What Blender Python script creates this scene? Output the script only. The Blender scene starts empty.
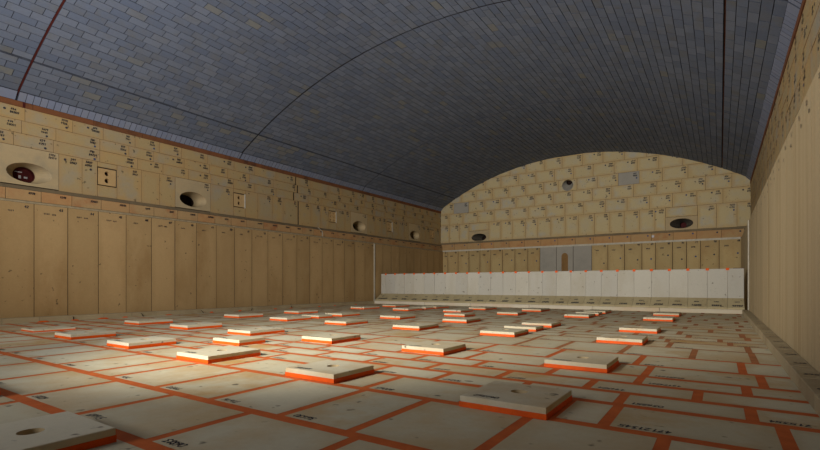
import bpy, math, random
from mathutils import Vector, Matrix
random.seed(7)
scene = bpy.context.scene
COL = scene.collection
rnd = random.random
def uni(a, b): return a + (b - a) * random.random()

# ------------------------------------------------------------------ materials
def new_mat(name):
    m = bpy.data.materials.new(name); m.use_nodes = True
    nt = m.node_tree; b = nt.nodes['Principled BSDF']
    b.inputs['Specular IOR Level'].default_value = 0.25
    return m, nt, b
def lin(h):
    def f(c):
        c /= 255.0
        return c / 12.92 if c <= .04045 else ((c + .055) / 1.055) ** 2.4
    return (f(h[0]), f(h[1]), f(h[2]), 1)
class NT:
    def __init__(s, nt): s.nt = nt
    def n(s, t, **k):
        x = s.nt.nodes.new(t)
        for a, v in k.items(): setattr(x, a, v)
        return x
    def link(s, a, b): s.nt.links.new(a, b)
    def mix(s, fac, a, b, mode='MIX'):
        x = s.n('ShaderNodeMix', data_type='RGBA', blend_type=mode)
        for v, i in ((fac, 0), (a, 6), (b, 7)):
            if hasattr(v, 'is_output'): s.link(v, x.inputs[i])
            else: x.inputs[i].default_value = v
        return x.outputs[2]
    def math(s, op, a, b=0.0, c=0.0):
        x = s.n('ShaderNodeMath', operation=op)
        for v, i in ((a, 0), (b, 1), (c, 2)):
            if hasattr(v, 'is_output'): s.link(v, x.inputs[i])
            else: x.inputs[i].default_value = v
        return x.outputs[0]
    def ramp(s, fac, lo, hi):
        x = s.n('ShaderNodeMapRange', clamp=True)
        s.link(fac, x.inputs[0]); x.inputs[1].default_value = lo; x.inputs[2].default_value = hi
        return x.outputs[0]
    def noise(s, vec, scale, detail=4, rough=.6):
        x = s.n('ShaderNodeTexNoise'); x.inputs['Scale'].default_value = scale
        x.inputs['Detail'].default_value = detail; x.inputs['Roughness'].default_value = rough
        s.link(vec, x.inputs['Vector']); return x.outputs['Fac']

def stone(name, base, alt, stain, stain_amt=.6, nscale=3.0, edge=None, edge_amt=0.0, streak=None, grain=.12, bump=.15, rough=.9, spots=0.0, speck=(60, 52, 40)):
    """mineral block: a tone per block (face attribute 'tone'), cloudy stains, optional rusty rim per block"""
    m, nt, b = new_mat(name); N = NT(nt)
    tc = N.n('ShaderNodeTexCoord'); at = N.n('ShaderNodeAttribute', attribute_name='tone')
    sep = N.n('ShaderNodeSeparateColor'); N.link(at.outputs['Color'], sep.inputs[0])
    off = N.n('ShaderNodeVectorMath', operation='SCALE'); N.link(at.outputs['Color'], off.inputs[0]); off.inputs['Scale'].default_value = 37.0
    vec = N.n('ShaderNodeVectorMath', operation='ADD'); N.link(tc.outputs['Object'], vec.inputs[0]); N.link(off.outputs[0], vec.inputs[1])
    v = vec.outputs[0]
    if streak:
        mp = N.n('ShaderNodeMapping'); mp.inputs['Scale'].default_value = streak; N.link(v, mp.inputs['Vector']); vs = mp.outputs[0]
    else: vs = v
    c = N.mix(sep.outputs[0], lin(base), lin(alt))
    st = N.ramp(N.noise(vs, nscale, 5, .62), .46, .68)
    st = N.math('MULTIPLY', st, stain_amt)
    st = N.math('MULTIPLY', st, N.math('ADD', .35, sep.outputs[1]))
    c = N.mix(st, c, lin(stain))
    if edge:
        uv = N.n('ShaderNodeUVMap', uv_map='block'); sx = N.n('ShaderNodeSeparateXYZ'); N.link(uv.outputs[0], sx.inputs[0])
        ex = N.math('MINIMUM', sx.outputs[0], N.math('SUBTRACT', 1.0, sx.outputs[0]))
        ey = N.math('MINIMUM', sx.outputs[1], N.math('SUBTRACT', 1.0, sx.outputs[1]))
        e = N.math('MINIMUM', ex, ey)
        e = N.math('SUBTRACT', .2, N.math('ADD', e, N.math('MULTIPLY', N.math('SUBTRACT', N.noise(v, 5, 4), .5), .3)))
        e = N.math('MULTIPLY', N.ramp(e, 0.0, .16), edge_amt)
        c = N.mix(e, c, lin(edge))
    g = N.noise(v, 34, 3, .7)
    gm = N.math('ADD', 1.0 - grain, N.math('MULTIPLY', g, 2 * grain))
    cx = N.n('ShaderNodeCombineXYZ')
    for i in range(3): N.link(gm, cx.inputs[i])
    c = N.mix(1.0, c, cx.outputs[0], 'MULTIPLY')
    if spots:
        sp = N.ramp(N.noise(v, 13, 2, .5), .70 - .06 * spots, .76)
        c = N.mix(N.math('MULTIPLY', sp, .7), c, lin(speck))
    N.link(c, b.inputs['Base Color']); b.inputs['Roughness'].default_value = rough
    bp = N.n('ShaderNodeBump'); bp.inputs['Strength'].default_value = bump; bp.inputs['Distance'].default_value = .01
    N.link(N.noise(v, 22, 5, .7), bp.inputs['Height']); N.link(bp.outputs[0], b.inputs['Normal'])
    return m
def plain(name, rgb, rough=.85, var=.15, scale=14, rgb2=None):
    m, nt, b = new_mat(name); N = NT(nt); tc = N.n('ShaderNodeTexCoord')
    f = N.noise(tc.outputs['Object'], scale, 4)
    a = lin(rgb); d = lin(rgb2) if rgb2 else tuple(x * (1 - 2 * var) for x in a[:3]) + (1,)
    N.link(N.mix(N.ramp(f, .3, .7), a, d), b.inputs['Base Color']); b.inputs['Roughness'].default_value = rough
    return m

M = {}
M['tile'] = stone('floor_tile_stone', (209, 201, 172), (195, 186, 156), (190, 152, 94), .85, 1.5, edge=(178, 148, 100), edge_amt=.25, grain=.08, spots=.3)
M['slab'] = stone('raised_slab_stone', (208, 199, 172), (198, 189, 160), (190, 160, 112), .5, 2.0, grain=.08, spots=.3)
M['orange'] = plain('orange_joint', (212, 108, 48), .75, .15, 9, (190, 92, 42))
M['orange_far'] = plain('orange_joint_muted', (188, 122, 76), .85, .2, 5)  # muted, browner orange for the far joints
M['orange_band'] = plain('orange_band', (236, 92, 6), .6, .12, 12)
M['ink'] = plain('marker_ink', (58, 58, 66), .6, .1)
M['ink_blue'] = plain('blue_marker_ink', (58, 74, 108), .6, .1)
M['soldier'] = stone('side_block_stone', (180, 150, 104), (168, 140, 96), (146, 114, 70), .55, 1.7, streak=(1, 1, .45), edge=(140, 112, 72), edge_amt=.2, grain=.1, spots=.1)
M['soldier_right'] = stone('side_block_stone_streaked', (188, 168, 130), (178, 159, 122), (156, 132, 90), .7, 3.4, streak=(1, 2.2, .1), grain=.1)
M['endsoldier'] = stone('end_side_block_stone', (184, 160, 112), (174, 152, 106), (160, 124, 76), .6, 2.0, streak=(1, 1, .5), edge=(140, 114, 76), edge_amt=.3, grain=.1, spots=.15)
M['breast'] = stone('upper_wall_stone', (172, 146, 98), (164, 144, 104), (152, 144, 124), .85, 2.2, edge=(174, 128, 74), edge_amt=.25, grain=.1, spots=.5)
M['tuck'] = stone('ledge_block_stone', (176, 136, 90), (168, 140, 98), (160, 108, 68), .7, 3.2, grain=.1)
M['ledge'] = stone('ledge_slope_stone', (140, 122, 92), (128, 112, 86), (104, 92, 70), .5, 3.0, grain=.1)
M['endblock'] = stone('end_wall_stone', (188, 171, 130), (182, 165, 124), (172, 165, 146), .95, 3.0, edge=(180, 148, 96), edge_amt=.55, grain=.09, spots=.4)
M['endgrey'] = stone('end_wall_grey_stone', (160, 154, 140), (152, 146, 134), (140, 136, 124), .4, 3.0, grain=.08)
M['crown'] = stone('crown_brick', (94, 103, 120), (110, 117, 130), (104, 103, 98), .6, 2.2, grain=.12, bump=.2)
M['crown_buff'] = stone('crown_brick_buff', (118, 118, 112), (114, 115, 114), (100, 106, 116), .9, 4, grain=.12)
M['skew'] = stone('skew_brick', (118, 126, 146), (128, 134, 150), (126, 126, 126), .4, 3.0, grain=.08)
M['brown'] = stone('brown_strip', (124, 76, 46), (112, 72, 44), (80, 52, 36), .7, 5, grain=.12)
M['joint'] = plain('dark_joint', (74, 78, 88), .95, .2)
M['joint_tan'] = plain('tan_joint', (152, 126, 86), .95, .2)
M['joint_soldier'] = plain('soldier_joint', (104, 86, 60), .95, .2)
M['joint_pale'] = plain('pale_tan_joint', (160, 136, 96), .95, .2)
M['joint_red'] = plain('red_brown_joint', (82, 30, 24), .9, .2)
M['joint_rust'] = plain('rust_joint', (92, 50, 32), .9, .2)
M['gap'] = plain('black_gap', (30, 26, 23), .95, .1)
M['mortar'] = plain('pale_mortar', (196, 188, 168), .9, .12)
M['mortar_dim'] = plain('grey_mortar', (164, 148, 116), .9, .15)
M['port_dark'] = plain('shaded_lining', (98, 90, 78), .9, .2)  # shade inside the end wall ports, put into the lining colour
M['barrier'] = stone('barrier_slab_stone', (188, 183, 168), (178, 174, 162), (168, 158, 136), .4, 2.2, streak=(1, 1, .5), grain=.07, spots=.45)
M['foot'] = stone('barrier_foot_stone', (178, 164, 128), (170, 156, 120), (150, 132, 94), .5, 3.0, grain=.1, spots=.5)
M['base'] = stone('barrier_base_stone', (196, 186, 162), (202, 192, 172), (194, 164, 128), .5, 1.4, grain=.06)
M['kerb'] = stone('kerb_stone', (176, 160, 126), (164, 148, 116), (140, 118, 82), .5, 2.5, grain=.1)
M['port'] = stone('port_block_stone', (180, 158, 118), (172, 152, 116), (150, 138, 112), .6, 3.0, grain=.08)
M['burner'] = stone('burner_block_stone', (186, 154, 104), (182, 152, 106), (168, 134, 88), .4, 4.0, grain=.06)
M['bore'] = plain('dark_bore', (46, 30, 22), .9, .2)
M['bore_red'] = plain('dark_red_plug', (84, 22, 20), .75, .3, 6)
M['stain'] = plain('brown_stain', (142, 108, 66), .95, .15, 5)
M['glint'] = plain('pale_glint_and_tag', (180, 176, 176), .4, .1)

# ------------------------------------------------------------------ mesh builder
class MB:
    def __init__(s): s.v = []; s.f = []; s.m = []; s.t = []; s.uv = []; s.mats = []
    def mi(s, mat):
        if mat not in s.mats: s.mats.append(mat)
        return s.mats.index(mat)
    def face(s, pts, mat, tone=(.5, .5, .5), uv=None):
        i = len(s.v); s.v += [tuple(p) for p in pts]; n = len(pts)
        s.f.append(tuple(range(i, i + n))); s.m.append(s.mi(mat)); s.t.append(tone)
        s.uv += uv if uv else [(.5, .5)] * n
    def build(s, name, parent=None, loc=None, smooth=False, weld=False):
        me = bpy.data.meshes.new(name); me.from_pydata(s.v, [], s.f)
        for k in s.mats: me.materials.append(M[k])
        me.polygons.foreach_set('material_index', s.m)
        a = me.attributes.new('tone', 'FLOAT_COLOR', 'FACE')
        a.data.foreach_set('color', [c for t in s.t for c in (t[0], t[1], t[2], 1.0)])
        u = me.uv_layers.new(name='block'); u.data.foreach_set('uv', [c for p in s.uv for c in p])
        me.update()
        if weld:
            import bmesh
            bm = bmesh.new(); bm.from_mesh(me); bmesh.ops.remove_doubles(bm, verts=bm.verts, dist=1e-5)
            bmesh.ops.recalc_face_normals(bm, faces=bm.faces); bm.to_mesh(me); bm.free()
        o = bpy.data.objects.new(name, me); COL.objects.link(o)
        if parent: o.parent = parent
        if loc: o.location = loc
        return o
def tone(): return (rnd(), rnd(), rnd())
Q = [(0, 0), (1, 0), (1, 1), (0, 1)]
# frames: (u, v, n) -> world, n points into the chamber
def fr_left(x0):  return lambda u, v, n: (x0 + n, u, v)
def fr_right(x0): return lambda u, v, n: (x0 - n, u, v)
def fr_end(y0):   return lambda u, v, n: (u, y0 - n, v)
def fr_rear(y0):  return lambda u, v, n: (u, y0 + n, v)
def fr_floor():   return lambda u, v, n: (u, v, n)
def brick(mb, F, u0, u1, v0, v1, mat, jmat, gap=.008, depth=.02, jit=.002, tn=None):
    """one block set in its joint: a front face and four joint slopes"""
    t = tn or tone(); g = gap / 2; n = uni(-jit, jit)
    a = [F(u0 + g, v0 + g, n), F(u1 - g, v0 + g, n), F(u1 - g, v1 - g, n), F(u0 + g, v1 - g, n)]
    b = [F(u0, v0, -depth), F(u1, v0, -depth), F(u1, v1, -depth), F(u0, v1, -depth)]
    mb.face(a, mat, t, Q)
    for i in range(4):
        j = (i + 1) % 4; mb.face([b[i], b[j], a[j], a[i]], jmat, t)
def rect(mb, F, u0, u1, v0, v1, n, mat, t=None):
    mb.face([F(u0, v0, n), F(u1, v0, n), F(u1, v1, n), F(u0, v1, n)], mat, t or tone(), Q)
def box(mb, x0, x1, y0, y1, z0, z1, mat, t=None, bottom=True, bev=0.0):
    t = t or tone()
    P = lambda x, y, z: (x, y, z)
    e = bev
    # bevelled top
    r0 = [(x0, y0, z0), (x1, y0, z0), (x1, y1, z0), (x0, y1, z0)]
    r1 = [(x0, y0, z1 - e), (x1, y0, z1 - e), (x1, y1, z1 - e), (x0, y1, z1 - e)]
    r2 = [(x0 + e, y0 + e, z1), (x1 - e, y0 + e, z1), (x1 - e, y1 - e, z1), (x0 + e, y1 - e, z1)]
    for i in range(4):
        j = (i + 1) % 4
        mb.face([r0[i], r0[j], r1[j], r1[i]], mat, t)
        if e: mb.face([r1[i], r1[j], r2[j], r2[i]], mat, t)
    mb.face(r2, mat, t, Q)
    if bottom: mb.face(r0[::-1], mat, t)
# handwriting: strokes in a 0.6 x 1 cell
ST = {'0': [[(0, .2), (0, .8), (.3, 1), (.6, .8), (.6, .2), (.3, 0), (0, .2)]], '1': [[(.1, .75), (.35, 1), (.3, 0)]],
 '2': [[(0, .8), (.3, 1), (.6, .75), (0, 0), (.6, .05)]], '3': [[(0, .95), (.5, 1), (.2, .55), (.6, .3), (.3, 0), (0, .1)]],
 '4': [[(.4, 0), (.4, 1), (0, .35), (.6, .35)]], '5': [[(.6, 1), (.1, 1), (.05, .55), (.5, .55), (.55, .15), (0, 0)]],
 '6': [[(.5, 1), (.1, .5), (.1, .05), (.55, .1), (.5, .45), (.1, .4)]], '7': [[(0, 1), (.6, 1), (.2, 0)], [(.15, .5), (.5, .5)]],
 '8': [[(.3, .5), (.05, .8), (.3, 1), (.55, .8), (.3, .5), (.05, .2), (.3, 0), (.6, .2), (.3, .5)]], '9': [[(.55, .6), (.1, .6), (.1, .95), (.5, 1), (.55, .6), (.4, 0)]],
 '-': [[(.1, .5), (.5, .5)]], 'R': [[(0, 0), (0, 1), (.5, .9), (.5, .6), (0, .5), (.6, 0)]], 'N': [[(0, 0), (0, 1), (.6, 0), (.6, 1)]],
 'T': [[(0, 1), (.6, 1)], [(.3, 1), (.3, 0)]], 'W': [[(0, 1), (.15, 0), (.3, .6), (.45, 0), (.6, 1)]], 'A': [[(0, 0), (.3, 1), (.6, 0)], [(.1, .4), (.5, .4)]],
 'S': [[(.6, .9), (.2, 1), (.05, .7), (.55, .4), (.4, 0), (0, .1)]], 'E': [[(.6, 1), (0, 1), (0, 0), (.6, 0)], [(0, .5), (.5, .5)]], ' ': []}
def write(mb, F, txt, u, v, h, n=.0035, w=None, mat='ink', flip=False, wid=.8, slant=.15):
    """ribbon strokes; (u, v) is the lower left of the text, flip turns it upside down about that corner"""
    w = w or h * .17; x = 0.0; s = -1 if flip else 1
    if flip: u += len(txt) * h * wid; v += h
    for ch in txt:
        jx, jy = uni(-.06, .06) * h, uni(-.06, .06) * h
        for pl in ST.get(ch, []):
            pts = [(x + (p[0] * .9 + slant * p[1]) * h + jx, p[1] * h + jy) for p in pl]
            for (ax, ay), (bx, by) in zip(pts, pts[1:]):
                d = math.hypot(bx - ax, by - ay) or 1e-6; dx, dy = (bx - ax) / d, (by - ay) / d
                ax2, ay2, bx2, by2 = ax - dx * w * .4, ay - dy * w * .4, bx + dx * w * .4, by + dy * w * .4
                px, py = -dy * w / 2, dx * w / 2
                mb.face([F(u + s * a, v + s * b, n) for a, b in ((ax2 + px, ay2 + py), (ax2 - px, ay2 - py), (bx2 - px, by2 - py), (bx2 + px, by2 + py))], mat)
        x += h * wid
def dot(mb, F, u, v, r, n=.0035, mat='ink_blue', k=8, ru=None):
    ru = ru or r
    mb.face([F(u + ru * math.cos(6.2832 * i / k), v + r * math.sin(6.2832 * i / k), n) for i in range(k)], mat)
def digits(k): return ''.join(random.choice('0123456789') for _ in range(k))
def marks(mb, F, u, v, sc=1.0, n=.005):
    """two scribbled lines and, mostly, a dot, as on the wall blocks"""
    h = .029 * sc
    write(mb, F, digits(random.choice((3, 3, 4))), u, v, h, n, w=.0075 * sc)
    write(mb, F, digits(random.choice((4, 4, 5))), u - .01, v - .05 * sc, h, n, w=.0075 * sc)
    r = rnd()
    if r < .5: dot(mb, F, u + .07 * sc, v - .095 * sc, .018 * sc, n, random.choice(('ink_blue', 'ink', 'ink')))
    elif r < .8: dot(mb, F, u - .075 * sc, v - .005, .018 * sc, n, random.choice(('ink_blue', 'ink', 'ink')))
def plate_hole(mb, F, u0, u1, v0, v1, cu, cv, ru, rv, mat, n=0.0, k=32, t=None):
    """flat rectangle with an elliptical hole; returns the hole rim"""
    t = t or tone(); rim = []; out = []
    angs = [2 * math.pi * i / k for i in range(k)]
    for ca in ((u0, v0), (u1, v0), (u1, v1), (u0, v1)):
        angs.append(math.atan2(ca[1] - cv, ca[0] - cu) % (2 * math.pi))
    angs = sorted(set(round(a, 5) for a in angs))
    for a in angs:
        c, s = math.cos(a), math.sin(a)
        d = ((c / ru) ** 2 + (s / rv) ** 2) ** -.5
        rim.append((cu + d * c, cv + d * s))
        L = []
        if c > 1e-9: L.append((u1 - cu) / c)
        if c < -1e-9: L.append((u0 - cu) / c)
        if s > 1e-9: L.append((v1 - cv) / s)
        if s < -1e-9: L.append((v0 - cv) / s)
        d = min(L); out.append((cu + d * c, cv + d * s))
    m_ = len(angs); lu = lambda p: ((p[0] - u0) / (u1 - u0), (p[1] - v0) / (v1 - v0))
    for i in range(m_):
        j = (i + 1) % m_
        mb.face([F(*rim[i], n), F(*out[i], n), F(*out[j], n), F(*rim[j], n)], mat, t, [lu(rim[i]), lu(out[i]), lu(out[j]), lu(rim[j])])
    return angs, rim
def funnel(mb, F, angs, rim, n0, cu, cv, r1, n1, mat, t=None, ru1=None):
    t = t or tone(); m_ = len(angs)
    r2 = [(cu + (ru1 or r1) * math.cos(a), cv + r1 * math.sin(a)) for a in angs]
    for i in range(m_):
        j = (i + 1) % m_
        mb.face([F(*rim[i], n0), F(*rim[j], n0), F(*r2[j], n1), F(*r2[i], n1)], mat, t)
    return r2

def struct(o, label, cat):
    o['kind'] = 'structure'; o['label'] = label; o['category'] = cat; return o
def tag(o, label, cat, group=None):
    o['kind'] = 'thing'; o['label'] = label; o['category'] = cat
    if group: o['group'] = group
    return o
def empty(name, loc, label, cat, group=None):
    o = bpy.data.objects.new(name, None); o.empty_display_size = .1; COL.objects.link(o); o.location = loc
    return tag(o, label, cat, group)

# ------------------------------------------------------------------ dimensions
XL, XR = -9.2, .49            # faces of the tall side blocks
XLT, XRT = -9.25, .58         # ledge course
XLB, XRB = -9.35, .72         # upper walls
Y0, YE = -5.0, 16.2           # chamber ends
ZS, ZT, ZB, ZP = 1.90, 2.12, 2.19, 3.45   # block top, ledge top, upper wall foot, upper wall top
KX = (-9.06, .375); KH = .08  # kerbs
XC, ZC, RC = -4.315, -4.55, 9.58
YB = 11.6                     # foot of the barrier

# ------------------------------------------------------------------ floor
F = fr_floor()
fl = MB()
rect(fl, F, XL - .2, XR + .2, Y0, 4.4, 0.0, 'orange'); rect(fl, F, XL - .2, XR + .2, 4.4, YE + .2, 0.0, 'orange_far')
def seq(start, step, lo=-9.06, hi=.375):
    k = math.ceil((lo - start) / step); out = []
    while start + k * step < hi: out.append(start + k * step); k += 1
    return out
A = seq(-1.72, 1.305); A1 = seq(-1.09, 1.305); A2 = seq(-.64, 1.305)
SL = sorted(A + A1 + A2)
rows = [(Y0, -2.2, seq(-.3, .65)), (-2.2, -.9, seq(0, .65)), (-.9, -.2, seq(-.3, .65)), (-.2, .42, seq(0, .65)),
 (.42, .905, seq(-3.0, .65)), (.905, 1.42, seq(-1.83, .645)),
 (1.42, 2.08, [-8.8, -8.2, -7.7, -7.2, -6.7, -6.2, -5.62, -5.23, -4.70, -4.14, -3.6, -3.295, -2.745, -2.215, -1.68, -1.258, -.72, -.18, .32]),
 (2.08, 2.51, SL), (2.51, 2.80, seq(-2.01, .55, -9, -1.9) + [-1.51, -.97, -.43, .12]), (2.80, 3.09, seq(-.10, .55)),
 (3.09, 3.37, seq(-.42, .545)), (3.37, 3.83, SL), (3.83, 4.37, seq(-.53, .66)),
 (4.37, 5.05, seq(-2.33, .63, -9, -1.8) + [-1.70, -1.28, -.73, -.19, .225]), (5.05, 5.50, SL), (5.50, 5.80, seq(-.465, .55)),
 (5.80, 6.10, seq(0, .55)), (6.10, 6.42, seq(-.3, .55)), (6.42, 6.88, SL), (6.88, 7.30, seq(-.1, .65)), (7.30, 7.64, seq(-.4, .6)),
 (7.64, 7.98, seq(0, .55)), (7.98, 8.3, seq(-.3, .55)), (8.3, 8.62, seq(-.05, .55)), (8.62, 9.08, SL), (9.08, 9.42, seq(-.2, .55)), (9.42, 9.75, seq(-.45, .55)),
 (9.75, 10.0, seq(-.1, .55)), (10.0, 10.46, SL), (10.46, 10.8, seq(-.3, .6)), (10.8, 11.2, seq(0, .6)), (11.2, 11.7, seq(-.3, .6)), (11.7, 13.5, seq(0, .6)), (13.5, YE + .2, seq(.2, .6))]
for a, b, js in rows:
    hy = .031 if a < 2 else .031 if a < 3.4 else .025 if a < 5 else .017
    ya, yb = a + hy, b - hy
    es = [KX[0] - .2] + js + [KX[1] + .1]
    for x0, x1 in zip(es, es[1:]):
        hx = .025 if a < 6 else .03
        xa, xb = x0 + hx, x1 - hx
        if xb - xa < .05: continue
        t = tone()
        rect(fl, F, xa, xb, ya, yb, .001, 'tile', t)
        if .4 < a < 7 and xb - xa > .3 and rnd() < .85:
            k = random.choice((4, 5, 5)) if xa < -1 else random.choice((6, 7, 8))
            h = .034 if a < 3 else .03
            write(fl, F, '24631' if (abs(x0 + 1.258) < .01 and a == 1.42) else digits(k), xa + .03, ya + .02, h, 00.0016, w=.0065, flip=True, wid=.72)
        elif a >= 7 and rnd() < .3:
            write(fl, F, digits(5), xa + .03, ya + .02, .03, 00.0016, flip=True)
floor = struct(fl.build('floor'), 'cream tiled chamber floor with orange joints and black handwritten numbers', 'floor')

# ------------------------------------------------------------------ kerbs along the side walls
for nm, x0, x1, lab in (('baseboard_left', XL, KX[0], 'low pale kerb along the foot of the left wall'), ('baseboard_right', KX[1], XR, 'low stone kerb with faint marks along the foot of the right wall')):
    k = MB(); y = Y0
    while y < YB - .05:
        y2 = min(y + .466, YB)
        box(k, x0, x1, y + .002, y2 - .002, 0, KH, 'kerb', bottom=False, bev=.004)
        if nm == 'baseboard_right' and 1 < y < 11:
            write(k, fr_floor(), digits(3), x0 + .03, y + .12, .03, KH + .0015, w=.008)
        y = y2
    struct(k.build(nm), lab, 'kerb')

# ------------------------------------------------------------------ left wall
def soldiers(mb, F, ys, z0, z1, mat, gap=.009, jm='joint_soldier'):
    for a, b in zip(ys, ys[1:]): brick(mb, F, a, b, z0, z1, mat, jm, gap, .03 if gap > .005 else .012, .004 if gap > .005 else .0015)
lw = MB(); F = fr_left(XL)
ys = [2.895 + .4662 * k for k in range(-17, 29)] + [YE + .05]
soldiers(lw, F, ys, 0.0, ZS, 'soldier')
num = 42 - 16
for a, b in zip(ys, ys[1:]):
    if b > 1.0 and b < 12.0:
        write(lw, F, str(num % 90), b - .125, ZS - .08, .036, .0055, w=.009)
        write(lw, F, digits(4), a + .13, ZS - .155, .022, .0055, w=.005, wid=.95)
        if rnd() < .5: write(lw, F, digits(3), a + .24, ZS - .16, .022, .0055, w=.005, wid=.95)
    num += 1
rect(lw, F, Y0, YE, ZS - .002, ZS + .03, .004, 'mortar_dim')
lw.face([F(Y0, ZS + .035, .004), F(YE, ZS + .035, .004), F(YE, ZS + .035, -.08), F(Y0, ZS + .035, -.08)], 'mortar')
F = fr_left(XLT)
y = Y0 + .1
while y < YE + .1:
    y2 = y + uni(.40, .48)
    brick(lw, F, y, y2, ZS + .03, ZT, 'tuck', 'joint_tan', .008, .02, .003)
    if y > .5: write(lw, F, digits(random.choice((4, 5))) + random.choice(('R', '')), y2 - .17, ZT - .065, .028, .005, w=.008)
    y = y2
# pale elbow joint across the ledge course
lw.face([F(9.29, ZT + .06, .006), F(9.32, ZT + .06, .006), F(9.50, ZT - .045, .006), F(9.46, ZT - .045, .006)], 'mortar')
rect(lw, F, 9.46, 9.50, ZS + .03, ZT - .045, .006, 'mortar')
# ledge slope
y = Y0
while y < YE + .05:
    y2 = min(y + .47, YE + .1)
    lw.face([(XLT, y, ZT), (XLT, y2, ZT), (XLB, y2, ZB), (XLB, y, ZB)], 'ledge', tone(), Q); y = y2
# upper wall
F = fr_left(XLB)
PORTS_L = [2.886, 5.715, 11.2, 14.36]; BURN_L = [4.04, 6.863, 10.01, 12.81, 15.6]
PW = .40     # half width of a port block
cells = sorted([(p - PW, p + PW) for p in PORTS_L] + [(b - .165, b + .165) for b in BURN_L])
def upper_row(mb, F, lo, hi, z0, z1, wlo, whi, mat, jm, cuts=(), skip=(), mark=True, gap=.005, start=0.0):
    """bricks along a row; 'skip' cells are left open for set-in blocks, 'cuts' are forced joints with an open gap"""
    stops = sorted([s[0] for s in skip] + [s[1] for s in skip] + [c for c in cuts] + [hi])
    y = lo
    for st in stops:
        if any(abs(s[1] - st) < 1e-6 for s in skip): y = st; continue
        while y < st - 1e-4:
            w = uni(wlo, whi); y2 = y + w
            if st - y2 < wlo * .55: y2 = st
            if y2 > st: y2 = st
            g0 = .022 if any(abs(c - y) < 1e-6 for c in cuts) else 0
            g1 = .022 if any(abs(c - y2) < 1e-6 for c in cuts) else 0
            brick(mb, F, y + g0, y2 - g1, z0, z1, mat, jm, gap, .02, .003)
            if g1: rect(mb, F, y2 - .03, y2 + .03, z0, z1, -.019, 'gap')
            if mark and y2 - y > .22 and rnd() < .93: marks(mb, F, y2 - uni(.14, .2), z1 - uni(.05, .075), uni(.9, 1.15))
            y = y2
EX = 8.6
upper_row(lw, F, Y0, YE + .2, 3.235, ZP, .45, .72, 'breast', 'joint_tan', (EX,))
upper_row(lw, F, Y0 - .3, YE + .2, 3.03, 3.235, .45, .72, 'breast', 'joint_tan', (EX + .06,))
upper_row(lw, F, Y0 - .1, YE + .2, 2.82, 3.03, .45, .72, 'breast', 'joint_tan', (EX - .07,))
upper_row(lw, F, Y0, YE + .2, ZB, 2.82, .34, .46, 'breast', 'joint_tan', (EX + .09,), [(max(a, Y0), b) for a, b in cells])
for b in BURN_L: brick(lw, F, b - .165, b + .165, 2.73, 2.82, 'breast', 'joint_tan'); brick(lw, F, b - .165, b + .165, ZB, 2.40, 'breast', 'joint_tan')
wall_left = struct(lw.build('wall_left'), 'long left wall of tall tan blocks under smaller marked bricks', 'wall')

# ------------------------------------------------------------------ right wall
rw = MB(); F = fr_right(XR)
soldiers(rw, F, [.2 + .4662 * k for k in range(-12, 35)], 0.0, ZS, 'soldier_right', .003, 'joint_pale')
for k in range(2, 24):
    y = 1.0 + .4662 * k
    write(rw, F, digits(2), y + uni(.1, .3), ZS - .09, .03, .0055, w=.006); write(rw, F, digits(3), y + uni(.05, .25), ZS - .17, .022, .0055, w=.005)
rw.face([(XR, Y0, ZS), (XR, YE, ZS), (XRT, YE, ZS + .03), (XRT, Y0, ZS + .03)], 'mortar')
F = fr_right(XRT)
upper_row(rw, F, Y0, YE + .1, ZS + .03, ZT, .4, .48, 'tuck', 'joint_tan')
rw.face([(XRT, Y0, ZT), (XRT, YE, ZT), (XRB, YE, ZB), (XRB, Y0, ZB)], 'ledge', tone(), Q)
F = fr_right(XRB)
for i, (a, b, w0, w1) in enumerate(((3.235, ZP, .45, .72), (3.03, 3.235, .45, .72), (2.82, 3.03, .45, .72), (ZB, 2.82, .34, .46))):
    upper_row(rw, F, Y0 - .1 * i, YE + .2, a, b, w0, w1, 'breast', 'joint_tan')
wall_right = struct(rw.build('wall_right'), 'long right wall of tall streaked tan blocks beside the camera', 'wall')

# ------------------------------------------------------------------ brown strip on top of the side walls
for nm, x0, x1, lab in (('trim_1', XLB - .12, XLB + .012, 'brown strip between left wall and brick vault'), ('trim_2', XRB - .012, XRB + .12, 'brown strip between right wall and brick vault')):
    k = MB(); y = Y0
    while y < YE + .2:
        y2 = y + uni(.5, 1.0)
        box(k, x0, x1, y + .003, y2 - .003, ZP + .001, ZP + .085, 'brown', bottom=True); y = y2
    if nm == 'trim_1': box(k, x0, x1 + .003, 2.79, 2.825, ZP - .002, ZP + .088, 'joint_red')
    struct(k.build(nm), lab, 'trim')

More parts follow.
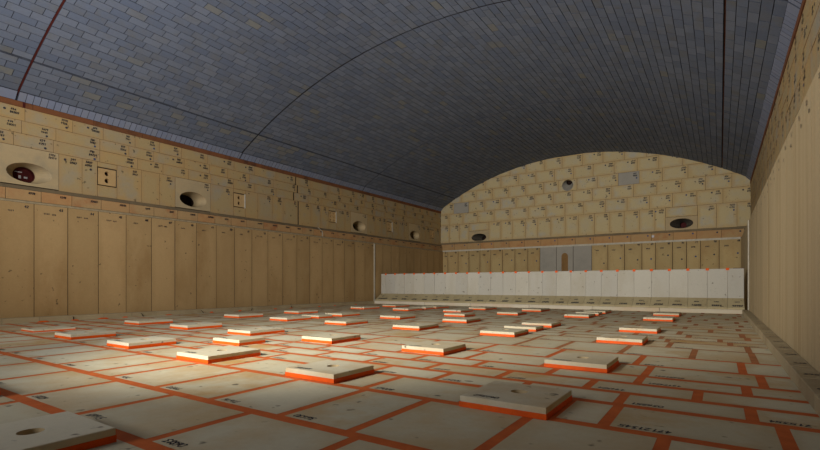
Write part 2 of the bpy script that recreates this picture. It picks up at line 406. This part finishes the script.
# ------------------------------------------------------------------ vault
TH = math.asin((XRB - XC) / RC)
def fr_crown(u, v, n):                      # u along the chamber, v arc length from the left springing
    a = -TH + v / RC; r = RC - n
    return (XC + r * math.sin(a), u, ZC + r * math.cos(a))
cr = MB(); LARC = 2 * TH * RC; SK = .125
secs = [(Y0, -1.35), (-1.35, 2.71), (2.71, 6.86), (6.86, 11.35), (11.35, 15.2), (15.2, YE + .35)]
JG = .026
def jy(y, v): return y - .42 * (v / LARC) ** 2 if 0 < y < YE else y
nrow = 80; bw = (LARC - 2 * SK) / nrow
SPL = (5, nrow - 5)                         # the two lengthwise open joints lie before these rows
BL = .262
for r in range(nrow):
    v0 = SK + r * bw; v1 = v0 + bw
    if r in SPL: v0 += .02 if r < 40 else .012
    if r + 1 in SPL: v1 -= .012
    for si, (a, b) in enumerate(secs):
        y = jy(a, v0) + JG / 2; end = jy(b, v0) - JG / 2; first = True
        while y < end - 1e-4:
            L = BL * (uni(.35, .65) if (first and r % 2) else uni(.94, 1.06)); first = False
            y2 = y + L
            if end - y2 < .09: y2 = end
            buff = rnd() < (.05 if .35 < math.sin(y * 1.3 + r * .35) else .012)
            if r in (2, 3, 4) and 3.2 < y < 9 and rnd() < .25: buff = True
            brick(cr, fr_crown, y, y2, v0, v1, 'crown_buff' if buff else 'crown', 'joint', .009, .018, .003)
            y = y2
for i, (a, b) in enumerate(secs[:-1]):       # crosswise expansion joints
    for k in range(60):
        v0, v1 = LARC * k / 60, LARC * (k + 1) / 60
        mat = 'joint_red' if i == 1 else 'gap'
        n = -.004 if i in (1, 2) else -.018
        w = JG / 2 if i in (1, 2) else JG / 2
        c0, c1 = jy(b, v0), jy(b, v1); cr.face([fr_crown(c0 - w, v0, n), fr_crown(c0 + w, v0, n), fr_crown(c1 + w, v1, n), fr_crown(c1 - w, v1, n)], mat)
for s in SPL:                                # lengthwise joints
    v = SK + s * bw
    rect(cr, fr_crown, Y0, YE + .3, v - .02, v + .03, -.02, 'joint_rust' if s > 40 else 'joint')
# outer shell behind the bricks closes the joints
for k in range(60):
    v0, v1 = LARC * k / 60, LARC * (k + 1) / 60
    rect(cr, fr_crown, Y0, YE + .35, v0, v1, -.05, 'gap')
ceiling = struct(cr.build('ceiling'), 'broad blue grey brick vault over the whole chamber', 'ceiling')
for nm, side in (('trim_3', 0), ('trim_4', 1)):   # pale skew bricks at the springing
    k = MB()
    if side == 0: p0 = (XLB + .004, ZP + .088); q = fr_crown(0, SK, .012); p1 = (q[0], q[2])
    else: p0 = (XRB - .004, ZP + .088); q = fr_crown(0, LARC - SK, .012); p1 = (q[0], q[2])
    L = math.hypot(p1[0] - p0[0], p1[1] - p0[1]); e = ((p1[0] - p0[0]) / L, (p1[1] - p0[1]) / L)
    nn = (e[1], -e[0]) if side == 0 else (-e[1], e[0])
    FS = lambda u, v, n: (p0[0] + e[0] * v + nn[0] * n, u, p0[1] + e[1] * v + nn[1] * n)
    for (a, b) in secs:
        fy = a == -1.35; a, b = jy(a, LARC * side), jy(b, LARC * side); y = a + .012
        while y < b - .02:
            y2 = min(y + uni(.093, .107), b - .012)
            if b - .012 - y2 < .05: y2 = b - .012
            if fy and side == 0 and y > 2.2: y2 = b - .012
            brick(k, FS, y, y2, 0, L, 'skew', 'joint', .007, .03, .003); y = y2
    struct(k.build(nm), ('row of pale blue skew bricks along the foot of the vault, left side', 'row of pale blue skew bricks along the foot of the vault, right side')[side], 'trim')

# ------------------------------------------------------------------ end wall
ew = MB(); F = fr_end(YE)
xs = [-9.24, -8.98, -8.52, -8.05, -7.59, -7.15, -6.68, -6.2, -5.72, -5.28, -4.70, -4.14, -3.54, -3.04, -2.54, -2.04, -1.66, -1.20, -.835, -.48, -.02, XR + .05]
for i, (a, b) in enumerate(zip(xs, xs[1:])):
    mid = (a + b) / 2
    grey = -5.2 < mid < -3.6
    brick(ew, F, a, b, 0, ZS, 'endgrey' if grey else 'endsoldier', 'joint_soldier', .014, .03, .006)
    if grey and mid < -3.3:                  # arched brown stain on a grey block
        k = 14; pts = [(mid - .11, .5), (mid + .11, .5)] + [(mid + .11 * math.cos(math.pi * j / k), 1.55 + .13 * math.sin(math.pi * j / k)) for j in range(k + 1)]
        if -4.6 < mid < -4.2: ew.face([F(p[0], p[1], .0075) for p in pts], 'stain')
    if not grey:
        write(ew, F, digits(2), b - .13, ZS - .07, .045, .008, w=.012)
        write(ew, F, digits(4), a + .12, ZS - .2, .034, .008, w=.009)
        if rnd() < .8: dot(ew, F, b - .12, ZS - uni(.4, .62), .026, .008, random.choice(('ink', 'ink_blue')))
rect(ew, F, XL, XR, ZS - .008, ZS + .05, .012, 'mortar')
ew.face([F(XL, ZS + .05, .012), F(XR, ZS + .05, .012), F(XR, ZS + .05, -.08), F(XL, ZS + .05, -.08)], 'mortar')
F = fr_end(YE + .05); x = XL - .1
while x < XRT:
    x2 = x + uni(.52, .62); brick(ew, F, x, x2, ZS + .04, ZT + .07, 'tuck', 'joint_tan', .01, .02, .003)
    dot(ew, F, x2 - .1, ZT - .0, .026, .006, random.choice(('ink', 'ink_blue'))); x = x2
rect(ew, fr_end(YE + .05), -1.77, -1.70, ZT - .06, ZT + .01, .01, 'glint')  # small white tag, same pale colour as the plug highlights
ew.face([(XL - .15, YE + .05, ZT + .07), (XRB, YE + .05, ZT + .07), (XRB, YE + .12, ZB + .1), (XL - .15, YE + .12, ZB + .1)], 'ledge', tone(), Q)
F = fr_end(YE + .1)
EZ = [ZB + .05, 2.96, 3.39, 3.80, 4.20, 4.61, 5.02]
PORT_E = [(-7.68, 2.40), (-.975, 2.45)]
HB = (-4.66, -4.04)                         # block with the round sight hole in the fourth row
for i, (a, b) in enumerate(zip(EZ, EZ[1:])):
    x = XLB - (.3 if i % 2 else 0.05)
    skip = []
    if i == 0: skip = [(p[0] - .42, p[0] + .42) for p in PORT_E]
    if i == 3: skip = [HB]
    stops = sorted([s[0] for s in skip] + [s[1] for s in skip] + [XRB + .1])
    for st in stops:
        if any(abs(s[1] - st) < 1e-6 for s in skip): x = st; continue
        while x < st - 1e-4:
            w = uni(.42, .52) if i == 0 else uni(.60, .69)
            x2 = x + w
            if st - x2 < .25: x2 = st
            g = (i == 2 and x < -8.14 < x2) or (i == 3 and x < -2.48 < x2)
            brick(ew, F, x, x2, a, b, 'endgrey' if g else 'endblock', 'joint_tan', .006, .02, .004)
            marks(ew, F, x2 - .17, b - .09, 1.35, .008)
            x = x2
for p in PORT_E: brick(ew, F, p[0] - .42, p[0] + .42, 2.66, EZ[1], 'endblock', 'joint_tan', .013)
# dark rim where the vault meets the end wall
wall_back = struct(ew.build('wall_back'), 'arched end wall of cream blocks with rusty edges under the vault', 'wall')
# wall behind the camera
rr = MB(); F = fr_rear(Y0); z = 0.0
while z < 5.1:
    x = XLB - (.25 if int(z * 10) % 2 else 0)
    while x < XRB + .1: brick(rr, F, x, x + .62, z, z + .42, 'endblock', 'joint_tan', .012); x += .62
    z += .42
struct(rr.build('wall_front'), 'cream block wall closing the chamber behind the camera', 'wall')

# pale vertical joint strips on the side walls at the barrier
for nm, x0, x1, lab in (('trim_5', XL, XL + .022, 'pale vertical joint strip on left wall at the barrier'), ('trim_6', XR - .022, XR, 'pale vertical joint strip on right wall at the barrier')):
    k = MB(); y = YB + (.14 if x0 < 0 else .02)
    box(k, x0, x1, y, y + (.05 if x0 < 0 else .09), KH, ZS, 'mortar'); struct(k.build(nm), lab, 'trim')

# ------------------------------------------------------------------ wall ports and burner blocks
def port(label, F, cu, cv, hw, hz0, hz1, ru, rv, r1, depth, dcu=0, dcv=0, plug='bore', mat='port', lining=None, base=None, group='round openings in the walls', mk=True, glint=False, ru1=None):
    o = empty('port_opening', base, label, 'opening', group)
    inv = Vector(base)
    G = lambda u, v, n: tuple(Vector(F(u, v, n)) - inv)
    b = MB(); t = tone()
    g = .004
    angs, rim = plate_hole(b, G, cu - hw + g, cu + hw - g, hz0 + g, hz1 - g, cu, cv, ru, rv, mat, .002, 40, t)
    # block sides
    for (ua, va, ub, vb) in ((cu - hw + g, hz0 + g, cu + hw - g, hz0 + g), (cu + hw - g, hz0 + g, cu + hw - g, hz1 - g), (cu + hw - g, hz1 - g, cu - hw + g, hz1 - g), (cu - hw + g, hz1 - g, cu - hw + g, hz0 + g)):
        b.face([G(ua, va, .002), G(ub, vb, .002), G(ub, vb, -depth), G(ua, va, -depth)], 'joint_tan', t)
    rimN = funnel(b, G, angs, rim, .002, cu + dcu, cv + dcv, r1, -depth, lining or mat, t, ru1)
    if mk: marks(b, G, cu + hw - .14, hz1 - .06, 1.0, .005)
    pb = b.build('port_block', o)
    p = MB(); funnel(p, G, angs, rimN, -depth, cu + dcu, cv + dcv, r1 * .98, -depth - .12, plug, t, (ru1 or r1) * .98)
    p.face([G(cu + dcu + (ru1 or r1) * math.cos(a), cv + dcv + r1 * math.sin(a), -depth - .1) for a in angs], plug)
    if glint:  # highlights on the plug, painted as pale patches
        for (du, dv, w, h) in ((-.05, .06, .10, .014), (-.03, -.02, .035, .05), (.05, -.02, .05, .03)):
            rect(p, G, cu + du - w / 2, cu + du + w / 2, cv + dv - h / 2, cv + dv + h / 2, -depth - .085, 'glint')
    p.build('bore', pb)
    return o
FL = fr_left(XLB)
labs = ['oval port near the left edge with dark red plug inside', 'oval port in left wall between the two nearest burner blocks', 'oval port in left wall, second from the far corner', 'oval port in left wall closest to the far corner']
for i, (p, l) in enumerate(zip(PORTS_L, labs)):
    port(l, FL, p, 2.41, PW, ZB + .01, 2.82, .305, .16, .135 if i == 0 else .145, .26 if i == 0 else .38, plug='bore_red' if i == 0 else 'bore', base=(XLB, p, 2.41), glint=(i == 0), ru1=.15 if i == 0 else .24)
FE = fr_end(YE + .1)
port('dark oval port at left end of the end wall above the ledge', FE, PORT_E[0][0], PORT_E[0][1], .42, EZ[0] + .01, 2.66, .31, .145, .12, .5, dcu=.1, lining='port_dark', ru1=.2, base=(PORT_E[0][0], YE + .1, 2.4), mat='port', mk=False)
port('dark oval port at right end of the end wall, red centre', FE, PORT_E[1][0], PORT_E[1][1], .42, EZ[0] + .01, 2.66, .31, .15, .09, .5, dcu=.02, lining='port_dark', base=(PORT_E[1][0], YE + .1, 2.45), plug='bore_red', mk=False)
hc = (HB[0] + HB[1]) / 2
port('small round sight hole high in the end wall with grey flared lip', FE, hc, 4.0, .31, EZ[3], EZ[4], .185, .19, .1, .22, dcv=.15, base=(hc, YE + .1, 4.0), plug='bore', mat='endblock', lining='endgrey', mk=False)

def burner(label, y, holes, strip=False):
    o = empty('burner_block', (XLB, y, 2.565), label, 'burner block', 'burner blocks in the left wall')
    G = lambda u, v, n: (n, u, v)
    b = MB(); t = tone(); hw, z0, z1 = .165, -.165, .165; g = .016; n0 = -.012
    nu = len(holes); nv = len(holes[0])
    du, dv = (2 * hw - 2 * g) / nu, (z1 - z0 - 2 * g) / nv
    pl = []
    for i in range(nu):
        for j in range(nv):
            ua = -hw + g + i * du; va = z0 + g + j * dv; cu, cv = ua + du / 2, va + dv / 2 - (.01 if j == nv - 1 and nv == 2 else -.01 if nv == 2 else 0)
            ru, rv = holes[i][j]
            angs, rim = plate_hole(b, G, ua, ua + du, va, va + dv, cu, cv, ru, rv, 'burner', n0, 24, t)
            r2 = funnel(b, G, angs, rim, n0, cu, cv, rv, -.09, 'burner', t, ru); pl.append((angs, cu, cv, ru, rv))
    bo = b.build('block', o)
    f = MB()                                  # dark recess round the block
    for (ua, ub, va, vb) in ((-hw, -hw + g, z0, z1), (hw - g, hw, z0, z1), (-hw, hw, z0, z0 + g), (-hw, hw, z1 - g, z1)):
        rect(f, G, ua, ub, va, vb, -.05, 'gap')
    for (ua, va, ub, vb) in ((-hw + g, z0 + g, hw - g, z0 + g), (hw - g, z0 + g, hw - g, z1 - g), (hw - g, z1 - g, -hw + g, z1 - g), (-hw + g, z1 - g, -hw + g, z0 + g)):
        f.face([G(ua, va, n0), G(ub, vb, n0), G(ub, vb, -.05), G(ua, va, -.05)], 'joint_tan')
    f.build('recess', o)
    for (angs, cu, cv, ru, rv) in pl:
        p = MB(); p.face([G(cu + ru * 1.02 * math.cos(a), cv + rv * 1.02 * math.sin(a), -.085) for a in angs], 'bore'); p.build('hole', bo)
    if strip:
        s = MB(); box(s, -.01, .004, hw - .03, hw + .0, z0, z1, 'mortar'); s.build('mortar_strip', o)
one = [[(.042, .042), (.042, .042)]]
for y, l, h, s in ((4.04, 'square two hole burner block nearest the camera, right of the red plugged port', one, 0), (6.863, 'square two hole burner block left of the dark zigzag wall joint', one, 1),
                   (10.01, 'burner block with two columns of small holes and pale right edge', [[(.03, .03)] * 3, [(.03, .03)] * 3], 1),
                   (12.81, 'square two hole burner block between the two far left wall ports', one, 1), (15.6, 'small burner block tucked into the far left corner of the chamber', one, 0)):
    burner(l, y, h, bool(s))

# ------------------------------------------------------------------ barrier
bar = empty('slab_barrier', (-4.3, YB, 0), 'low white slab barrier with orange spacers across the chamber before the end wall', 'barrier')
def bpart(mb, name, label=None):
    o = mb.build(name, bar, weld=False)
    for v in o.data.vertices: v.co -= Vector((-4.3, YB, 0))
    if label: o['label'] = label
    return o
BX0, BX1, PITCH = -9.11, .42, .3625
xs = [BX0] + [-8.93 + PITCH * k + 0 for k in range(0, 26)] 
xs = [x for x in xs if x < BX1 - .12] + [BX1]
for a, b in zip(xs, xs[1:]):
    m = MB(); y0 = YB + .42
    box(m, a + .002, b - .002, y0 + uni(-.004, .004), y0 + .2, 0.0, .94 + uni(-.003, .003), 'barrier', bev=.006)
    bpart(m, 'slab')
    if b < BX1 - .05:
        s = MB(); box(s, b - .03, b + .03, y0 - .006, y0 + .12, .905, .955, 'orange_band'); bpart(s, 'orange_spacer')
for (a, b) in ((BX0, -8.60), (BX1 - .19, BX1)):
    s = MB(); box(s, a, b, y0 + .02, y0 + .1, .94, .953, 'joint_rust'); bpart(s, 'edge_strip', 'thin rust coloured strip on top')
for a, b in zip(xs, xs[1:]):
    m = MB(); t = tone(); y0 = YB + .1; y1 = YB + .418; a2, b2 = a + .002, b - .002
    p = [(a2, y0, .085), (b2, y0, .085), (b2, y0, .12), (a2, y0, .12), (a2, y1, .31), (b2, y1, .31), (a2, y1, .085), (b2, y1, .085)]
    for f in ((0, 1, 2, 3), (3, 2, 5, 4), (0, 3, 4, 6), (1, 7, 5, 2), (6, 4, 5, 7), (0, 6, 7, 1)): m.face([p[i] for i in f], 'foot', t, Q if len(f) == 4 else None)
    sl = Vector((0, y1 - y0, .19)).normalized(); nn = Vector((0, -sl.z, sl.y))
    G = lambda u, v, n: tuple(Vector((u, y0, .12)) + sl * v + nn * n)
    write(m, G, digits(5), a + .08, .05, .045, .003, w=.016); 
    if rnd() < .8: write(m, G, digits(4), a + .12, .2, .03, .003, w=.009)
    bpart(m, 'foot_block')
x = BX0
for i, w in enumerate((1.9, 1.5, 1.65, 1.55, 1.4, 2.0)):
    x2 = min(x + w, BX1 - .04)
    m = MB(); box(m, x + .004, x2 - .004, YB, YB + .41, 0.0, .085, 'base', bev=.004); bpart(m, 'base_kerb'); x = x2

# ------------------------------------------------------------------ raised slabs
TH_S = .028
def slab_parts(w, d, hole, txt):
    s = MB(); t = tone(); G = lambda u, v, n: (u, v, n); z1 = 2 * TH_S; e = .0025
    if hole:
        cu, cv = .0, .028
        angs, rim = plate_hole(s, G, -w / 2 + e, w / 2 - e, -d / 2 + e, d / 2 - e, cu, cv, .042, .042, 'slab', z1, 32, t)
        r2 = funnel(s, G, angs, rim, z1, cu, cv, .033, .004, 'port', t)
        s.face([(p[0], p[1], .005) for p in r2], 'bore', t)
    else: s.face([(-w / 2 + e, -d / 2 + e, z1), (w / 2 - e, -d / 2 + e, z1), (w / 2 - e, d / 2 - e, z1), (-w / 2 + e, d / 2 - e, z1)], 'slab', t, Q)
    r0 = [(-w / 2, -d / 2), (w / 2, -d / 2), (w / 2, d / 2), (-w / 2, d / 2)]
    for i in range(4):
        j = (i + 1) % 4; a, b = r0[i], r0[j]; k = lambda p: (p[0] - math.copysign(e, p[0]), p[1] - math.copysign(e, p[1]))
        s.face([(*a, .006), (*b, .006), (*b, z1 - e), (*a, z1 - e)], 'slab', t)
        s.face([(*a, z1 - e), (*b, z1 - e), (*k(b), z1), (*k(a), z1)], 'slab', t)
    s.face([(*p, .006) for p in r0[::-1]], 'slab', t)
    if txt: write(s, G, txt, -w / 2 + .05, -d / 2 + .035, .030, z1 + .0008, w=.0055, flip=True, wid=.72)
    b = MB(); o = .0025; z0 = .002
    q0 = [(-w / 2 - o, -d / 2 - o), (w / 2 + o, -d / 2 - o), (w / 2 + o, d / 2 + o), (-w / 2 - o, d / 2 + o)]
    q1 = [(p[0] * (1 - .001), p[1] * (1 - .001)) for p in r0]
    for i in range(4):
        j = (i + 1) % 4
        b.face([(*q0[i], z0), (*q0[j], z0), (*q0[j], TH_S), (*q0[i], TH_S)], 'orange_band')
        b.face([(*q0[i], TH_S), (*q0[j], TH_S), (*q1[j], TH_S), (*q1[i], TH_S)], 'orange_band')
    b.face([(*p, z0) for p in q0[::-1]], 'orange_band')
    return s, b
W, D = .424, .45
C7, C6, C5, C4, C36, C2, C1 = -7.335, -6.07, -4.77, -4.115, -3.468, -2.156, -.85
SL_ = 'raised cream slab on orange base, '
slabs = [  # x, front y, depth, label
 (-3.42, .41, D, 'raised slab corner cut off by the left picture edge in the foreground'),
 (-2.125, .405, D, 'large raised cream slab with round hole, cut by the bottom left picture corner'),
 (C7, 2.24, D, 'thin low raised slab by the left wall, nearest of that column'),
 (C6, 2.17, D, 'raised cream slab with orange base just right of the thin low slab'),
 (C5, 2.15, D, 'raised slab with dark hole, third from left wall in the nearest full row'),
 (C36 + .03, 2.09, D + .03, 'bright fronted raised slab with hole, left of the large slab near picture centre'),
 (C2, 2.09, .39, 'large raised cream slab with round hole left of picture centre in the foreground'),
 (C1, 2.04, D - .035 + .01, 'largest raised slab right of centre, black number beside its round hole'),
 (C7, 3.50, D + .06, SL_ + 'second from camera along left wall'),
 (C6, 3.50, D + .06, 'raised slab with bright left face, second from left wall in second full row'),
 (C4, 2.86, .31, 'shallow raised slab standing just behind the bright fronted slab with hole'),
 (C5, 3.49, D + .06, SL_ + 'directly behind the shallow slab left of centre'),
 (C36, 3.47, D, SL_ + 'round hole, behind the large slab left of picture centre'),
 (C2, 3.43, D - .035, 'broad raised slab with hole and pale glint, at picture centre of the floor'),
 (C1, 3.36, D - .035 + .02, 'large raised slab with hole, right of centre, behind the largest front slab'),
 (C7, 5.21, D + .08, SL_ + 'third from camera along the left wall'),
 (C6, 5.20, D + .08, SL_ + 'front one of three crowded together at left'),
 (C6, 5.92, .34, 'half hidden raised slab squeezed between two others, left part of the floor'),
 (C6, 6.52, D + .06, SL_ + 'behind the half hidden squeezed slab on the left'),
 (C5, 5.16, D + .05, 'raised slab with long orange front, left of centre before the crowded three'),
 (C36, 5.11, D + .05, SL_ + 'behind the glinting slab at picture centre'),
 (C2, 5.06, D - .035 + .05, 'raised slab right of centre, front one of three overlapping in a line'),
 (C2, 5.80, .31, 'raised slab in the middle of three overlapping in a line, right of centre'),
 (C2, 6.46, D - .035 + .03, 'raised slab at the back of three overlapping in a line, right of centre'),
 (C1, 5.08, D - .035, 'raised slab with strong orange front, third from camera in rightmost column'),
 (C7, 6.62, D + .1, SL_ + 'fourth from camera along the left wall'),
 (C5, 6.54, D + .03, SL_ + 'left of centre, before the far stack of three'),
 (C36, 6.47, D + .05, 'nearest and widest of three raised slabs one behind another at centre'),
 (C4, 7.67, .45, 'middle one of three raised slabs one behind another at centre'),
 (C1, 6.37, D - .035, 'raised cream slab fourth from camera in the rightmost column'),
 (C7, 8.72, D + .15, SL_ + 'next to last along the left wall'),
 (C6, 8.73, D + .15, SL_ + 'next to last in second column from left'),
 (C5, 8.78, D + .15, 'farthest of three raised slabs one behind another at centre'),
 (C36, 8.65, D + .05, SL_ + 'right of the far line of three'),
 (C2, 8.65, D - .035 + .1, 'raised pale slab hiding two more behind it, far right of centre'),
 (C1, 8.60, D - .035 + .1, 'raised slab next to last in the rightmost column, near the barrier'),
 (C6, 9.48, .35, 'tiny far raised slab peeking between two others left of centre'),
 (C2, 9.45, .35, 'middle one of the far overlapping slab line right of centre'),
 (C7, 10.02, D + .2, SL_ + 'last before the barrier along the left wall'),
 (C6, 9.98, D + .2, SL_ + 'last in the second column from left'),
 (C5, 10.02, D + .2, SL_ + 'last before the barrier, left of centre'),
 (C36, 10.05, D + .2, SL_ + 'last before the barrier at the centre'),
 (C2, 10.1, D - .035 + .2, 'farthest of the overlapping slab line right of centre, before the barrier'),
 (C1, 10.0, D - .035 + .2, SL_ + 'last in the rightmost column')]
cache = {}
for i, (x, y, d, lab) in enumerate(slabs):
    hole = d > .36
    r = empty('raised_paver', (x, y + d / 2, 0), lab, 'slab', 'raised slabs lying on the floor')
    near = y < 4
    if i == 2: r.scale = (1, 1, .6)
    key = (round(d, 2), hole, i if near else 0)
    if key not in cache:
        s, b = slab_parts(W, d, hole, (digits(6) if near else digits(5)))
        cache[key] = (s.build('slab', r), b.build('orange_base', r))
    else:
        for src in cache[key]:
            c = src.copy(); COL.objects.link(c); c.parent = r

# ------------------------------------------------------------------ orange scraps along the left kerb
sc_y = [(2.95, .09), (3.38, .07), (3.83, .1), (4.18, .06), (4.98, .08), (5.9, .05), (6.6, .05), (7.6, .06), (8.1, .06), (9.1, .05), (9.7, .05), (10.6, .05)]
where = ['nearest the camera, below the leftmost full wall block', 'second from the left picture edge', 'low flat one, third from left', 'small one right of the low flat scrap',
         'behind the first slab along the left wall', 'left of the dark clip on the kerb', 'behind the second slab along the left wall', 'behind the bright red slab edge', 'midway along the left wall', 'under the zigzag wall joint', 'left of the far slabs', 'farthest, near the barrier end']
for (y, s), w in zip(sc_y, where):
    m = MB(); k = 9; ps = []
    prof = [(math.cos(6.283 * i / k) * s * uni(.7, 1.1), math.sin(6.283 * i / k) * s * .5 * uni(.7, 1.1)) for i in range(k)]
    h = uni(.012, .022)
    top = [(px * .55, py * .55) for px, py in prof]
    for i in range(k):
        j = (i + 1) % k
        m.face([(prof[i][1], prof[i][0], 0), (prof[i][1], prof[i][0], 0.004), (prof[j][1], prof[j][0], .004), (prof[j][1], prof[j][0], 0)][::-1], 'orange_band')
        m.face([(prof[i][1], prof[i][0], .004), (prof[j][1], prof[j][0], .004), (top[j][1], top[j][0], h), (top[i][1], top[i][0], h)], 'orange_band')
    m.face([(p[1], p[0], h) for p in top], 'orange_band'); m.face([(p[1], p[0], 0) for p in prof[::-1]], 'orange_band')
    o = m.build('orange_scrap', None, (KX[0] + .08, y, .002), weld=True)
    tag(o, 'orange scrap at the left kerb, ' + w, 'scrap', 'orange scraps along the left kerb')

# ------------------------------------------------------------------ dark pins standing at the left kerb
for y, lean, w in ((3.38, .1, 'nearest the camera'), (4.52, -.6, 'leaning, before the third slab from the left'), (5.75, -.9, 'behind the second slab along the wall'), (6.95, .3, 'near the middle of the left wall'), (8.15, .2, 'farthest from the camera')):
    m = MB(); h = .055; r = .006; dx = lean * h
    for ring in range(3):
        pass
    lv = [(0, 0, r * 1.6), (dx * .5, h * .5, r), (dx, h, r), (dx - .012, h + .006, r * 1.7)]
    rings = [[(rr_ * math.cos(6.283 * k / 8) , py + rr_ * math.sin(6.283 * k / 8), pz) for k in range(8)] for (py, pz, rr_) in lv]
    for a, b in zip(rings, rings[1:]):
        for k in range(8): m.face([a[k], a[(k + 1) % 8], b[(k + 1) % 8], b[k]], 'gap')
    m.face(rings[0][::-1], 'gap'); m.face(rings[-1], 'gap')
    tag(m.build('bent_pin', None, (KX[0] + .03, y, .001), weld=True), 'small dark pin at the left kerb, ' + w, 'pin', 'dark pins along the left kerb')

# ------------------------------------------------------------------ camera
cam = bpy.data.cameras.new('camera'); co = bpy.data.objects.new('camera', cam); COL.objects.link(co)
co.location = (0, 0, .6); co.rotation_euler = (math.radians(90), 0, math.atan(310 / 466))
cam.sensor_width = 36; cam.lens = 466 / 820 * 36; cam.shift_y = 59.5 / 820; cam.clip_start = .02
scene.camera = co

# ------------------------------------------------------------------ light
def area(name, loc, target, size, power, col, spread=180):
    l = bpy.data.lights.new(name, 'AREA'); l.energy = power; l.size = size; l.color = col; l.spread = math.radians(spread)
    o = bpy.data.objects.new(name, l); COL.objects.link(o); o.location = loc
    o.rotation_euler = (Vector(target) - Vector(loc)).to_track_quat('-Z', 'Y').to_euler(); return o
def spot(name, loc, target, ang, blend, power, col, r=.08):
    l = bpy.data.lights.new(name, 'SPOT'); l.energy = power; l.spot_size = math.radians(ang); l.spot_blend = blend; l.color = col; l.shadow_soft_size = r
    o = bpy.data.objects.new(name, l); COL.objects.link(o); o.location = loc
    o.rotation_euler = (Vector(target) - Vector(loc)).to_track_quat('-Z', 'Y').to_euler(); return o
LP = (-3.3, -1.2, 2.3); WARM = (1, .94, .83)
spot('work_lamp_centre', LP, (-3.4, 6.4, .9), 74, 1.0, 1750, WARM, .12)
spot('fill_spot_left', (-3.6, -1.3, 2.4), (-9.2, 5.0, 2.4), 74, 1.0, 680, WARM, .12)  # added spot, brightens the left wall
spot('fill_spot_right', (-3.1, -1.3, 2.4), (.5, 7.5, 1.9), 50, 1.0, 480, WARM, .12)  # added spot, brightens the right wall
spot('fill_spot_end', (-3.4, -1.4, 2.5), (-4.3, 16, 3.0), 44, 1.0, 800, WARM, .12)  # added spot, lifts the far end of the chamber
area('bounce_fill', (-4.3, -3.8, 2.8), (-4.3, 6, 4.6), 2.5, 210, (.98, .97, 1.0), 105)  # added soft fill behind the camera, stands in for bounced light
area('vault_fill', (-4.3, -.6, 1.4), (-4.3, 4.0, 5.0), 1.5, 135, (.84, .89, 1.0), 140)  # added upward fill that lightens the vault
w = bpy.data.worlds.new('world'); scene.world = w; w.use_nodes = True
w.node_tree.nodes['Background'].inputs[0].default_value = (.05, .05, .055, 1); w.node_tree.nodes['Background'].inputs[1].default_value = .3

vs = scene.view_settings
scene.display_settings.display_device = 'sRGB'
vs.view_transform = 'Standard'; vs.look = 'None'; vs.gamma = 1.0; vs.use_curve_mapping = False; vs.exposure = 0.0
